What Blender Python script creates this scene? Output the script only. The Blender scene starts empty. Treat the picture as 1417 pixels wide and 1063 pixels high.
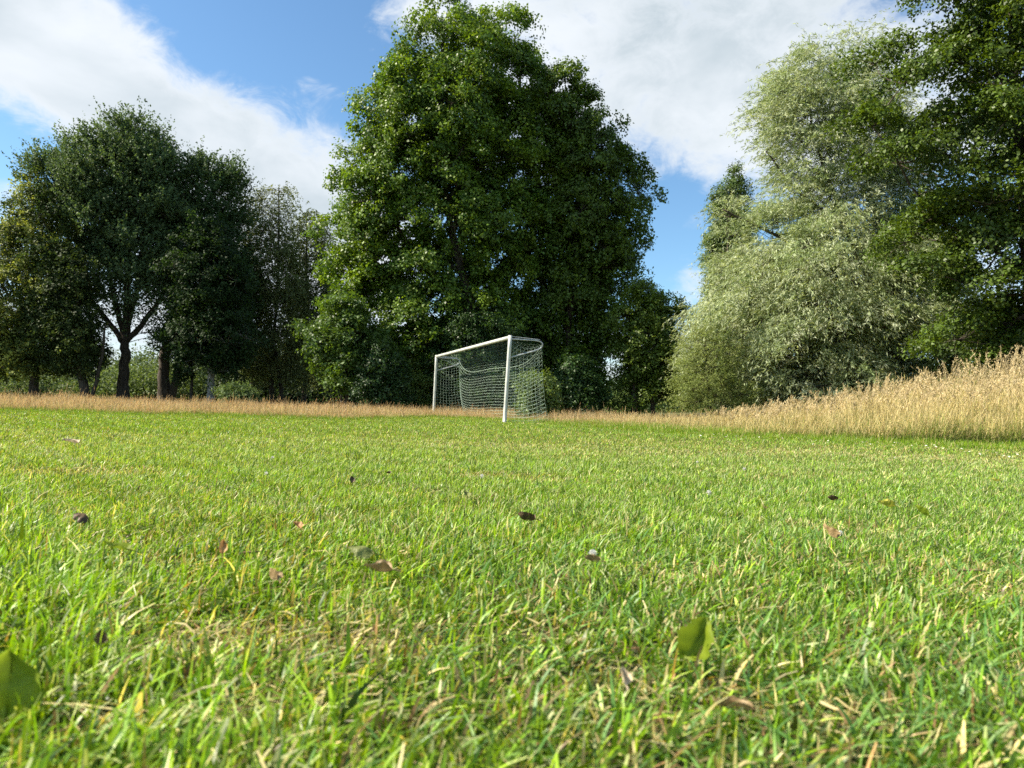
import bpy, math
import numpy as np
from mathutils import Vector, Matrix

rng = np.random.default_rng(11)
SC = bpy.context.scene
COL = SC.collection
R = math.radians

# ------------------------------------------------------------------ camera
W0, H0, FP = 1417.0, 1063.0, 1020.0
CAM_Z = 0.48
PITCH, ROLL = math.atan(29.5 / FP), R(1.5)
F = np.array([0, math.cos(PITCH), math.sin(PITCH)])
R0 = np.array([1.0, 0, 0]); U0 = np.array([0, -math.sin(PITCH), math.cos(PITCH)])
RT = math.cos(ROLL) * R0 + math.sin(ROLL) * U0
UP = -math.sin(ROLL) * R0 + math.cos(ROLL) * U0
CAM = np.array([0, 0, CAM_Z])
cam_d = bpy.data.cameras.new('camera')
cam = bpy.data.objects.new('camera', cam_d); COL.objects.link(cam)
cam_d.sensor_width = 36.0; cam_d.lens = 36.0 * FP / W0
cam_d.clip_start = 0.02; cam_d.clip_end = 3000
m = Matrix(((RT[0], UP[0], -F[0], CAM[0]), (RT[1], UP[1], -F[1], CAM[1]), (RT[2], UP[2], -F[2], CAM[2]), (0, 0, 0, 1)))
cam.matrix_world = m
cam_d.dof.use_dof = True; cam_d.dof.focus_distance = 4.6; cam_d.dof.aperture_fstop = cam_d.lens / 3.4
SC.camera = cam

# ------------------------------------------------------------------ light
SUN_AZ, SUN_EL = R(-93), R(41)          # azimuth from +Y (view) clockwise: the sun stands to the left
sdir = np.array([math.sin(SUN_AZ) * math.cos(SUN_EL), math.cos(SUN_AZ) * math.cos(SUN_EL), math.sin(SUN_EL)])
sun_d = bpy.data.lights.new('sun', 'SUN'); sun_d.energy = 5.0; sun_d.angle = R(0.53); sun_d.color = (1.0, 0.90, 0.74)
sun = bpy.data.objects.new('sun', sun_d); COL.objects.link(sun)
sun.rotation_euler = Vector(sdir).to_track_quat('Z', 'Y').to_euler(); sun.location = (-30, 0, 40)
SC.view_settings.view_transform = 'Standard'; SC.view_settings.look = 'None'
SC.view_settings.exposure = 1.2; SC.view_settings.gamma = 1.0; SC.view_settings.use_curve_mapping = False
SC.render.engine = 'CYCLES'
SC.cycles.max_bounces = 7; SC.cycles.diffuse_bounces = 3; SC.cycles.glossy_bounces = 2
SC.cycles.transmission_bounces = 4; SC.cycles.transparent_max_bounces = 4
SC.cycles.caustics_reflective = False; SC.cycles.caustics_refractive = False
SC.cycles.use_denoising = False
SC.cycles.use_adaptive_sampling = True; SC.cycles.adaptive_threshold = 0.012

# sky: Nishita plus procedural clouds by direction
SKY_STRENGTH = 0.073
world = bpy.data.worlds.new('World'); SC.world = world; world.use_nodes = True
nt = world.node_tree; nt.nodes.clear()
def wn(t, **k):
    n = nt.nodes.new(t)
    for a, v in k.items(): setattr(n, a, v)
    return n
def sock(v, s):
    if hasattr(v, 'links') or hasattr(v, 'is_output'): nt.links.new(v, s)
    else: s.default_value = v
def math_(op, a, b=0.0, c=None, clamp=False):
    n = wn('ShaderNodeMath', operation=op, use_clamp=clamp)
    sock(a, n.inputs[0]); sock(b, n.inputs[1])
    if c is not None: sock(c, n.inputs[2])
    return n.outputs[0]
out = wn('ShaderNodeOutputWorld'); bg = wn('ShaderNodeBackground'); bg.inputs['Strength'].default_value = SKY_STRENGTH
nt.links.new(bg.outputs[0], out.inputs['Surface'])
sky = wn('ShaderNodeTexSky', sky_type='NISHITA'); sky.sun_disc = False
sky.sun_elevation = SUN_EL; sky.sun_rotation = SUN_AZ
sky.air_density = 1.0; sky.dust_density = 0.5; sky.ozone_density = 2.5
tc = wn('ShaderNodeTexCoord'); sep = wn('ShaderNodeSeparateXYZ'); nt.links.new(tc.outputs['Generated'], sep.inputs[0])
az = math_('ARCTAN2', sep.outputs[0], sep.outputs[1]); el = math_('ARCSINE', sep.outputs[2])
def dirof(px, py):
    d = F + (px - W0 / 2) / FP * RT + (H0 / 2 - py) / FP * UP
    d = d / np.linalg.norm(d); return math.atan2(d[0], d[1]), math.asin(d[2])
cxyz = wn('ShaderNodeCombineXYZ'); nt.links.new(az, cxyz.inputs[0])
nt.links.new(math_('MULTIPLY', el, 1.5), cxyz.inputs[1])
def noise(scale, detail, rough=0.55, off=(0, 0, 0), dist=0.0):
    mp = wn('ShaderNodeVectorMath', operation='ADD'); nt.links.new(cxyz.outputs[0], mp.inputs[0]); mp.inputs[1].default_value = off
    n = wn('ShaderNodeTexNoise'); nt.links.new(mp.outputs[0], n.inputs['Vector'])
    n.inputs['Scale'].default_value = scale; n.inputs['Detail'].default_value = detail
    n.inputs['Roughness'].default_value = rough; n.inputs['Distortion'].default_value = dist
    return n.outputs['Fac']
def blob(px, py, rx, ry, ang, wgt):
    a0, e0 = dirof(px, py); c, s = math.cos(R(ang)), math.sin(R(ang))
    dx = math_('SUBTRACT', az, a0); dy = math_('SUBTRACT', el, e0)
    u = math_('ADD', math_('MULTIPLY', dx, c / (rx / FP)), math_('MULTIPLY', dy, -s / (rx / FP)))
    v = math_('ADD', math_('MULTIPLY', dx, s / (ry / FP)), math_('MULTIPLY', dy, c / (ry / FP)))
    d2 = math_('ADD', math_('MULTIPLY', u, u), math_('MULTIPLY', v, v))
    g = math_('EXPONENT', math_('MULTIPLY', d2, -0.8))
    return math_('MULTIPLY', g, wgt)
blobs = [(250, 200, 330, 80, 31, 1.5), (60, 80, 120, 60, 20, .8), (400, 260, 160, 80, 10, .7), (300, 480, 400, 90, 0, .9), (150, 120, 200, 40, 24, .6),
         (10, 210, 80, 50, 10, -1.3), (30, 262, 60, 26, 0, .8), (300, 40, 190, 70, 20, -.9), (520, 60, 120, 110, 0, -.5),
         (960, 90, 330, 130, 0, 1.6), (1150, 190, 170, 100, 0, .8), (700, 0, 120, 30, 0, .5), (990, 330, 130, 95, 0, -1.1), (830, 330, 120, 90, 0, -.6),
         (965, 312, 34, 18, 0, .75), (962, 385, 46, 36, 0, 1.6), (426, 108, 26, 14, 10, .75), (560, 25, 60, 26, 0, .7), (480, 90, 30, 14, 20, .5), (420, 60, 90, 40, 0, -.3), (180, 45, 40, 14, 30, .5),
         (1400, 420, 200, 70, 0, .7), (1300, 100, 100, 300, 0, -.3), (880, 500, 140, 60, 0, .8)]
fld = None
for b in blobs:
    g = blob(*b); fld = g if fld is None else math_('ADD', fld, g)
outside = math_('MULTIPLY', math_('GREATER_THAN', math_('ABSOLUTE', az), 0.72), 0.35)   # broken cloud round the rest of the sky
fld = math_('ADD', fld, outside)
n1 = noise(5.5, 12, 0.62, (3.1, 1.7, .3), .5); n2 = noise(16, 10, 0.66, (7, 2, 1), .6)
fld = math_('ADD', fld, math_('MULTIPLY', math_('SUBTRACT', n1, 0.5), 3.0))
fld = math_('ADD', fld, math_('MULTIPLY', math_('SUBTRACT', n2, 0.5), 2.1))
mr = wn('ShaderNodeMapRange', interpolation_type='SMOOTHSTEP'); nt.links.new(fld, mr.inputs[0])
mr.inputs[1].default_value = -0.05; mr.inputs[2].default_value = 1.25
n3 = noise(3.2, 6, 0.5, (9.3, 4.2, 2), .4)
cr = wn('ShaderNodeMapRange', interpolation_type='SMOOTHSTEP'); nt.links.new(n3, cr.inputs[0]); cr.inputs[1].default_value = .34; cr.inputs[2].default_value = .66
edge = wn('ShaderNodeMapRange'); nt.links.new(fld, edge.inputs[0]); edge.inputs[1].default_value = .5; edge.inputs[2].default_value = 1.7
shade = math_('MULTIPLY', edge.outputs[0], math_('SUBTRACT', 1.0, cr.outputs[0]))
cc = wn('ShaderNodeMix', data_type='RGBA'); nt.links.new(shade, cc.inputs[0])
cc.inputs[6].default_value = (5.7, 6.0, 6.3, 1); cc.inputs[7].default_value = (3.6, 4.15, 4.5, 1)
tint = wn('ShaderNodeMix', data_type='RGBA', blend_type='MULTIPLY'); tint.inputs[0].default_value = 1
nt.links.new(sky.outputs[0], tint.inputs[6]); tint.inputs[7].default_value = (0.90, 1.12, 1.18, 1)
mx = wn('ShaderNodeMix', data_type='RGBA')
nt.links.new(math_('MULTIPLY', mr.outputs[0], 0.97), mx.inputs[0])
nt.links.new(tint.outputs[2], mx.inputs[6]); nt.links.new(cc.outputs[2], mx.inputs[7])
nt.links.new(mx.outputs[2], bg.inputs['Color'])

# ------------------------------------------------------------------ helpers
def ray(px, py): return F + (px - W0 / 2) / FP * RT + (H0 / 2 - py) / FP * UP
def P(px, py, Y):
    d = ray(px, py); return CAM + d * (Y / d[1])
def horizon(px): return 561 + (px - W0 / 2) * math.tan(ROLL)

EDGE_PX = [(-400, 563), (-150, 566), (0, 570), (240, 576), (480, 582), (545, 580), (600, 578), (650, 580), (700, 582), (730, 584), (770, 588), (850, 595), (1000, 605), (1200, 615), (1417, 622), (1700, 632), (2100, 646)]
_eu, _ey = [], []
for px, py in EDGE_PX:
    Y = CAM_Z * FP / (py - horizon(px)); q = P(px, py, Y); _eu.append(q[0] / q[1]); _ey.append(Y)
_eu, _ey = np.array(_eu), np.array(_ey)
def edge_y(x, y): return np.interp(x / np.maximum(y, .01), _eu, _ey)
def sstep(a, b, v):
    t = np.clip((v - a) / (b - a), 0, 1); return t * t * (3 - 2 * t)
def H(x, y):
    x = np.asarray(x, float); y = np.asarray(y, float)
    r2 = x * x + y * y
    h = 0.18 * np.exp(-r2 / 30.0)
    e = edge_y(x, np.maximum(y, 1.0))
    h = h + 0.55 * sstep(0.3, 7.0, y - e) * sstep(5.0, 13.0, x) * (y > 2) * np.exp(-np.maximum(r2 - 900, 0) / 3000)
    h = h + 0.012 * np.sin(x * 1.3 + y * .4) * np.sin(y * .9 + 1) * sstep(2, 6, np.sqrt(r2))
    return h
def ground_pt(px, py, lift=0.0):
    lo, hi = 0.3, 60.0
    for _ in range(50):
        mid = (lo + hi) / 2; q = P(px, py, mid)
        if q[2] > float(H(q[0], q[1])) + lift: lo = mid
        else: hi = mid
    return P(px, py, lo)

def mesh_np(name, verts, faces, mat, parent=None, fcol=None, smooth=False, mats=None, midx=None):
    """faces: (M,4) array"""
    me = bpy.data.meshes.new(name)
    verts = np.ascontiguousarray(verts, np.float32); faces = np.ascontiguousarray(faces, np.int32)
    M, K = faces.shape
    me.vertices.add(len(verts)); me.vertices.foreach_set('co', verts.ravel())
    me.loops.add(M * K); me.loops.foreach_set('vertex_index', faces.ravel())
    me.polygons.add(M); me.polygons.foreach_set('loop_start', np.arange(0, M * K, K, dtype=np.int32))
    try: me.polygons.foreach_set('loop_total', np.full(M, K, np.int32))
    except Exception: pass
    if smooth: me.polygons.foreach_set('use_smooth', np.ones(M, bool))
    if midx is not None: me.polygons.foreach_set('material_index', np.ascontiguousarray(midx, np.int32))
    for q in (mats or [mat]): me.materials.append(q)
    if fcol is not None:
        a = me.attributes.new('tone', 'FLOAT_COLOR', 'FACE')
        c = np.ones((M, 4), np.float32); c[:, :3] = fcol; a.data.foreach_set('color', c.ravel())
    me.update(calc_edges=True)
    o = bpy.data.objects.new(name, me); COL.objects.link(o)
    if parent is not None: o.parent = parent
    return o
def tag(o, label=None, cat=None, group=None, kind=None):
    if label: o['label'] = label
    if cat: o['category'] = cat
    if group: o['group'] = group
    if kind: o['kind'] = kind
    return o
def empty(name, loc, label, cat, group=None):
    o = bpy.data.objects.new(name, None); COL.objects.link(o); o.location = tuple(float(v) for v in loc); o.empty_display_size = .3
    return tag(o, label, cat, group)
def nrm(v): return v / np.maximum(np.linalg.norm(v, axis=-1, keepdims=True), 1e-9)

class Tubes:
    def __init__(s): s.v, s.f, s.n = [], [], 0
    def add(s, pts, rad, sides=6, cap=True, bump=0.0):
        pts = np.asarray(pts, float); n = len(pts); rad = np.broadcast_to(np.asarray(rad, float), (n,)).copy()
        t = np.gradient(pts, axis=0); t = nrm(t)
        ref = np.array([0, 0, 1.0]) if abs(t[:, 2]).mean() < .8 else np.array([1.0, 0, 0])
        a = nrm(np.cross(t, ref)); b = np.cross(t, a)
        th = np.arange(sides) * 2 * math.pi / sides
        rr = rad[:, None] * (1 + (bump * (np.sin(th * 3 + 1)[None, :] * .5 + rng.normal(0, .5, (n, sides))) if bump else 0))
        V = pts[:, None] + rr[..., None] * (np.cos(th)[None, :, None] * a[:, None] + np.sin(th)[None, :, None] * b[:, None])
        i = np.arange(n - 1)[:, None] * sides + np.arange(sides)[None]; j = np.arange(n - 1)[:, None] * sides + (np.arange(sides)[None] + 1) % sides
        Fq = np.stack([i, j, j + sides, i + sides], -1).reshape(-1, 4) + s.n
        s.v.append(V.reshape(-1, 3)); s.f.append(Fq); s.n += n * sides
        if cap and sides >= 4:
            for k in (0, n - 1):
                base = s.n - n * sides + k * sides; c = s.n
                s.v.append(pts[k][None]); s.n += 1
                for q in range(0, sides - 1, 2): s.f.append(np.array([[base + q, base + q + 1, base + (q + 2) % sides, c]]))
    def build(s, name, mat, parent=None, smooth=True):
        return mesh_np(name, np.concatenate(s.v), np.concatenate(s.f), mat, parent, smooth=smooth)

def leaf_quads(c, d, n, L, Wd, col):
    """c centre, d length direction, n normal, sizes (N,)"""
    d = nrm(d - n * (d * n).sum(-1, keepdims=True)); s = np.cross(n, d)
    L = L[:, None] * .5; Wd = Wd[:, None] * .5
    fold = n * Wd * .35
    V = np.stack([c - d * L, c + s * Wd + fold - d * L * .1, c + d * L, c - s * Wd + fold - d * L * .1], 1).reshape(-1, 3)
    f = np.arange(len(c) * 4).reshape(-1, 4)
    return V, f, col
def rand_dir(n):
    return nrm(rng.normal(0, 1, (n, 3)))
# ------------------------------------------------------------------ materials
def new_mat(name):
    mt = bpy.data.materials.new(name); mt.use_nodes = True; t = mt.node_tree; t.nodes.clear()
    o = t.nodes.new('ShaderNodeOutputMaterial'); return mt, t, o
def leaf_mat(name, rough=.45, spec=.4, trans=.35, tr_tint=(1.5, 1.4, .4)):
    mt, t, o = new_mat(name)
    at = t.nodes.new('ShaderNodeAttribute'); at.attribute_name = 'tone'
    p = t.nodes.new('ShaderNodeBsdfPrincipled'); t.links.new(at.outputs['Color'], p.inputs['Base Color'])
    p.inputs['Roughness'].default_value = rough; p.inputs['Specular IOR Level'].default_value = spec
    tr = t.nodes.new('ShaderNodeBsdfTranslucent')
    mu = t.nodes.new('ShaderNodeMix'); mu.data_type = 'RGBA'; mu.blend_type = 'MULTIPLY'; mu.inputs[0].default_value = 1
    t.links.new(at.outputs['Color'], mu.inputs[6]); mu.inputs[7].default_value = (*tr_tint, 1)
    t.links.new(mu.outputs[2], tr.inputs['Color'])
    ms = t.nodes.new('ShaderNodeMixShader'); ms.inputs[0].default_value = trans
    t.links.new(p.outputs[0], ms.inputs[1]); t.links.new(tr.outputs[0], ms.inputs[2]); t.links.new(ms.outputs[0], o.inputs[0])
    return mt
def noise_mat(name, c1, c2, scale=8, rough=.8, detail=6, bump=.0, stretch=(1, 1, 1), c3=None, spec=.3):
    mt, t, o = new_mat(name)
    co = t.nodes.new('ShaderNodeTexCoord'); mp = t.nodes.new('ShaderNodeMapping'); mp.inputs['Scale'].default_value = stretch
    t.links.new(co.outputs['Object'], mp.inputs[0])
    n = t.nodes.new('ShaderNodeTexNoise'); n.inputs['Scale'].default_value = scale; n.inputs['Detail'].default_value = detail
    t.links.new(mp.outputs[0], n.inputs['Vector'])
    r = t.nodes.new('ShaderNodeValToRGB'); r.color_ramp.elements[0].position = .35; r.color_ramp.elements[1].position = .65
    r.color_ramp.elements[0].color = (*c1, 1); r.color_ramp.elements[1].color = (*c2, 1)
    if c3: e = r.color_ramp.elements.new(.5); e.color = (*c3, 1)
    t.links.new(n.outputs['Fac'], r.inputs[0])
    p = t.nodes.new('ShaderNodeBsdfPrincipled'); t.links.new(r.outputs[0], p.inputs['Base Color'])
    p.inputs['Roughness'].default_value = rough; p.inputs['Specular IOR Level'].default_value = spec
    if bump:
        b = t.nodes.new('ShaderNodeBump'); b.inputs['Strength'].default_value = bump; b.inputs['Distance'].default_value = .03
        t.links.new(n.outputs['Fac'], b.inputs['Height']); t.links.new(b.outputs[0], p.inputs['Normal'])
    t.links.new(p.outputs[0], o.inputs[0]); return mt
M_GRASS = leaf_mat('grass_blades', .42, .36, .30, (1.5, 1.45, .40))
M_DRY = leaf_mat('dry_grass', .6, .25, .35, (1.1, 1.0, .7))
M_LEAF = leaf_mat('tree_leaves', .48, .36, .32, (1.45, 1.4, .4))
M_MATTE = leaf_mat('soft_leaves', .6, .18, .32, (1.3, 1.3, .6))
M_BARK = noise_mat('grey_brown_bark', (.035, .027, .02), (.10, .082, .062), 7, .9, 8, .9, (3, 3, .6))
M_BARK_PALE = noise_mat('pale_bark', (.05, .045, .04), (.42, .40, .36), 4, .8, 6, .5, (1.5, 1.5, 3))
M_SOIL = noise_mat('turf_soil', (.02, .026, .008), (.055, .07, .02), 2.3, .95, 10, .6, c3=(.10, .095, .035))
M_METAL = noise_mat('weathered_white_paint', (.40, .42, .37), (.58, .60, .55), 5, .42, 8, .1, spec=.5)
M_GALV = noise_mat('galvanised_tube', (.40, .43, .44), (.55, .58, .58), 12, .4, 5, spec=.5)
M_NET = noise_mat('pale_green_cord', (.30, .42, .34), (.42, .52, .42), 20, .7)

# ------------------------------------------------------------------ ground
def build_ground():
    xs = np.concatenate([-np.geomspace(1500, 42, 18), np.linspace(-40, 40, 161), np.geomspace(42, 1500, 18)])
    ys = np.concatenate([-np.geomspace(600, 8, 12), np.linspace(-6, 60, 199), np.geomspace(62, 2500, 22)])
    X, Y = np.meshgrid(xs, ys); Z = H(X, Y)
    v = np.stack([X, Y, Z], -1).reshape(-1, 3); nx = len(xs)
    i = (np.arange(len(ys) - 1)[:, None] * nx + np.arange(nx - 1)[None]).ravel()
    f = np.stack([i, i + 1, i + 1 + nx, i + nx], -1)
    tag(mesh_np('ground', v, f, M_SOIL, smooth=True), kind='structure')
build_ground()

# ------------------------------------------------------------------ grass
def blades(x, y, h, w, lean_az, lean, face_az, col, S, tipw=.25, curl=1.8, z0=None, cut=None):
    N = len(x); z = H(x, y) if z0 is None else z0
    t = np.linspace(0, 1, S + 1)[None, :]
    ld = np.stack([np.cos(lean_az), np.sin(lean_az)], -1)
    hx = (lean * h)[:, None] * t ** curl
    vz = h[:, None] * t * (1 - .35 * np.clip(lean, 0, 1.6)[:, None] * t)
    c = np.empty((N, S + 1, 3)); c[..., 0] = x[:, None] + ld[:, :1] * hx; c[..., 1] = y[:, None] + ld[:, 1:] * hx; c[..., 2] = z[:, None] + vz - .004
    ww = (w[:, None] * (1 - (1 - tipw) * t ** 1.6)) * .5
    s = np.stack([np.cos(face_az), np.sin(face_az), np.zeros(N)], -1)[:, None]
    V = np.stack([c - s * ww[..., None], c + s * ww[..., None]], 2).reshape(-1, 3)
    b = np.arange(N)[:, None] * (2 * (S + 1)) + 2 * np.arange(S)[None]
    f = np.stack([b, b + 1, b + 3, b + 2], -1).reshape(-1, 4)
    fc = np.repeat(col, S, 0)
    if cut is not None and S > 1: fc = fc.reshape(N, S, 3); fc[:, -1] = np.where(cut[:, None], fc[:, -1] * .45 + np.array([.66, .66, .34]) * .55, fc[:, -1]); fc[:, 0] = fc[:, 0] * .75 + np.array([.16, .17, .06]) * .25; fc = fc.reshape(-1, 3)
    return V, f, fc
def merge(parts):
    V, Fq, C, n = [], [], [], 0
    for v, f, c in parts: V.append(v); Fq.append(f + n); C.append(c); n += len(v)
    return np.concatenate(V), np.concatenate(Fq), np.concatenate(C)
def lump(x, y, s, seed=0.0):
    return (np.sin(x * s + 1.3 + seed) * np.cos(y * s * .9 + .7 * seed) + .6 * np.sin(x * s * 2.3 + y * s * 1.7 + 2 * seed) + .4 * np.sin(y * s * 4.1 - x * s * 3.3 + seed)) / 2 
DRY = []
for px, py, rx, ry in [(330, 885, .13, .10), (500, 905, .08, .05), (95, 655, .35, .22), (700, 662, .3, .2), (1350, 795, .16, .10), (1150, 735, .18, .14), (1390, 830, .12, .08), (560, 660, .2, .12), (200, 760, .08, .06),
                       (250, 790, .08, .05), (860, 940, .05, .04), (330, 1000, .04, .03), (1000, 980, .05, .04), (240, 905, .06, .05), (760, 880, .05, .05), (1180, 1000, .06, .04), (930, 800, .09, .05), (150, 1010, .05, .04)]:
    q = ground_pt(px, py); DRY.append((q[0], q[1], rx, ry))
BANDS = [ground_pt(900, 628), ground_pt(750, 612)]
def dryness(x, y):
    d = .12 + .18 * lump(x, y, .55, .4) + .16 * lump(x, y, 2.6, 1.9) + .16 * lump(x, y, 9, 4)
    for a, b, rx, ry in DRY: d = d + .75 * np.exp(-((x - a) / rx) ** 2 - ((y - b) / ry) ** 2)
    for q, ry in zip(BANDS, (1.0, 1.6)): d = d + .30 * np.exp(-((y - q[1] - .05 * x) / ry) ** 2) * sstep(-4, 1, x)
    return np.clip(d, 0, 1)
G_A = np.array([.250, .390, .008]); G_B = np.array([.155, .290, .014]); G_C = np.array([.085, .165, .040]); G_Y = np.array([.37, .46, .09]); G_T = np.array([.60, .50, .23]); G_BR = np.array([.26, .16, .07])
def grass_col(x, y, n):
    u = rng.random(n); d = dryness(x, y)
    right = sstep(-1.0, 1.0, x / np.maximum(y, .3) * 1.6)
    k = rng.random(n)[:, None]
    base = np.where((rng.random(n) < .55 - .35 * right)[:, None], G_A, G_B) * (1 - .35 * k) + G_C * .35 * k
    base = np.where((rng.random(n) < .10 + .16 * right)[:, None], G_C * 1.35, base)
    base = np.where((u < .10 + .35 * d + .14 * sstep(2, 10, y))[:, None], G_Y * (.7 + .5 * k), base)
    base = np.where((u < .03 + .62 * d + .09 * sstep(2, 12, y))[:, None] & (rng.random(n) < .75)[:, None], G_T * (.55 + .6 * k), base)
    base = np.where((u < .01 + .10 * d)[:, None], G_BR * (.6 + .8 * k), base)
    return base * (.28 + 1.45 * rng.random((n, 1)) ** 1.15) * (1 + .16 * lump(x, y, 4.5, 3) + .12 * lump(x, y, 15, 1))[:, None], d
def lawn():
    parts = []
    D0 = 25000.0
    def dens(Y): return D0 * (1 - .12 * (1 - sstep(.7, 2.4, Y))) * np.minimum(1, (2.2 / Y) ** 1.55)
    for (a, b, S) in [(.42, 1.6, 4), (1.6, 4, 3), (4, 9, 2), (9, 31, 1)]:
        Ys = np.linspace(a, b, 400); wd = 1.62 * Ys + .6; pdf = dens(Ys) * wd
        N = int(np.trapezoid(pdf, Ys)) if hasattr(np, 'trapezoid') else int(np.trapz(pdf, Ys))
        cdf = np.cumsum(pdf); cdf /= cdf[-1]
        y = np.interp(rng.random(N), cdf, Ys); x = (rng.random(N) - .5) * (1.62 * y + .6)
        e = edge_y(x, y); ok = y < e + .6 + .3 * np.sin(x * 5); x, y = x[ok], y[ok]; N = len(x)
        col, d = grass_col(x, y, N)
        sc = np.maximum(1, y / 2.6)
        h = (.020 + .028 * rng.random(N) + .009 * lump(x, y, 3.1) + .006 * lump(x, y, 13, 2)) * (1 - .45 * d) * (1 + .10 * np.minimum(sc - 1, 2))
        tall = rng.random(N) < .04; h = np.where(tall, h * 1.5, h)
        nb_ = 1 - sstep(.7, 2.4, y); h = h * (1 + .18 * nb_)
        w = rng.uniform(.0014, .0050, N) * sc ** .62 * (1 + .25 * nb_); wide = rng.random(N) < .05; w = np.where(wide, w * 1.7, w)
        lean = np.abs(rng.normal(.6, .5, N)); flat = rng.random(N) < (.10 + .35 * d); lean = np.where(flat, lean + 1.2, lean); h = np.where(flat, h * .8, h)
        # clumped lean direction
        la = 2.2 * lump(x, y, 7, 2.2) + rng.normal(0, 1.3, N)
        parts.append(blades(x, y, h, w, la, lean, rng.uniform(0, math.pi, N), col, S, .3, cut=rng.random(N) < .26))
    # lying thatch straws close by
    N = 17000; y = .45 + 5.5 * rng.random(N) ** 1.6; x = (rng.random(N) - .5) * (1.6 * y + .6)
    d = dryness(x, y); ok = rng.random(N) < .02 + .9 * (d - .18); x, y = x[ok], y[ok]; N = len(x)
    a = rng.uniform(0, 6.28, N); L = rng.uniform(.015, .05, N); el_ = rng.normal(.12, .22, N)
    c0 = np.stack([x, y, H(x, y) + rng.uniform(.004, .024, N)], -1)
    t = np.stack([np.cos(a) * np.cos(el_), np.sin(a) * np.cos(el_), np.sin(el_)], -1); s = np.stack([-np.sin(a), np.cos(a), rng.normal(0, .5, N)], -1)
    w = rng.uniform(.0004, .0011, N)[:, None] * np.maximum(1, y / 2.5)[:, None]; L = L[:, None]
    bend = np.array([0, 0, 1]) * rng.normal(.0, .12, (N, 1)) * L
    V = np.stack([c0 - t * L / 2 - s * w, c0 - t * L / 2 + s * w, c0 + bend + s * w, c0 + bend - s * w, c0 + t * L / 2 + s * w * .5, c0 + t * L / 2 - s * w * .5], 1).reshape(-1, 3)
    b = np.arange(N)[:, None] * 6
    f = np.stack([b + np.array([0, 1, 2, 3]), b + np.array([3, 2, 4, 5])], 1).reshape(-1, 4)
    col = np.where((rng.random(N) < .75)[:, None], G_T, G_BR) * rng.uniform(.6, 1.35, (N, 1))
    parts.append((V, f, np.repeat(col, 2, 0)))
    # a few broad coarse blades in the near right
    N = 3200; y = .6 + 1.4 * rng.random(N); x = (rng.random(N) ** .7) * .85 * y - .15 * y
    ok = rng.random(N) < .35 + .6 * (lump(x, y, 6, 3) > .1); x, y = x[ok], y[ok]; N = len(x)
    col = np.where((rng.random(N) < .5)[:, None], np.array([.17, .29, .07]), np.array([.10, .22, .05])) * rng.uniform(.8, 1.3, (N, 1))
    parts.append(blades(x, y, rng.uniform(.035, .066, N), rng.uniform(.003, .0062, N), rng.uniform(0, 6.28, N), rng.uniform(.3, 1.3, N), rng.uniform(0, 3.14, N), col, 5, .12, 1.7))
    v, f, c = merge(parts)
    print('lawn faces', len(f))
    tag(mesh_np('lawn_grass', v, f, M_GRASS, fcol=c), 'short mown bright green grass with dry straw patches', 'grass', kind='stuff')
lawn()

def fringe():
    # lush longer green grass between lawn and tall dry grass
    N = 150000
    u = rng.uniform(-.82, .86, N); e = np.interp(u, _eu, _ey)
    dpt = rng.uniform(-.5, 1.9, N); y = e + dpt; x = u * y
    right = sstep(-.02, .12, u); left = 1 - sstep(-.2, -.12, u)
    mid = (1 - right) * (1 - left)
    k = np.clip(1 - np.abs(dpt - .45) / 1.1 + .25 * lump(x, y, 2.2), 0, 1)
    hmax = .20 * right + .12 * left + .10 * mid
    h = (.035 + hmax * k) * rng.uniform(.6, 1.15, N)
    c = np.where((rng.random(N) < .55)[:, None], np.array([.21, .33, .018]), np.array([.13, .24, .025])) * rng.uniform(.75, 1.25, (N, 1))
    c = np.where((rng.random(N) < .14)[:, None], G_T * .9, c)
    V = blades(x, y, h, rng.uniform(.006, .012, N), rng.uniform(0, 6.28, N), np.abs(rng.normal(.4, .3, N)), rng.uniform(0, 3.14, N), c, 2, .15)
    tag(mesh_np('fringe_grass', *V[:2], M_GRASS, fcol=V[2]), 'lush longer green grass along the foot of the dry grass', 'grass', kind='stuff')
fringe()

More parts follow.
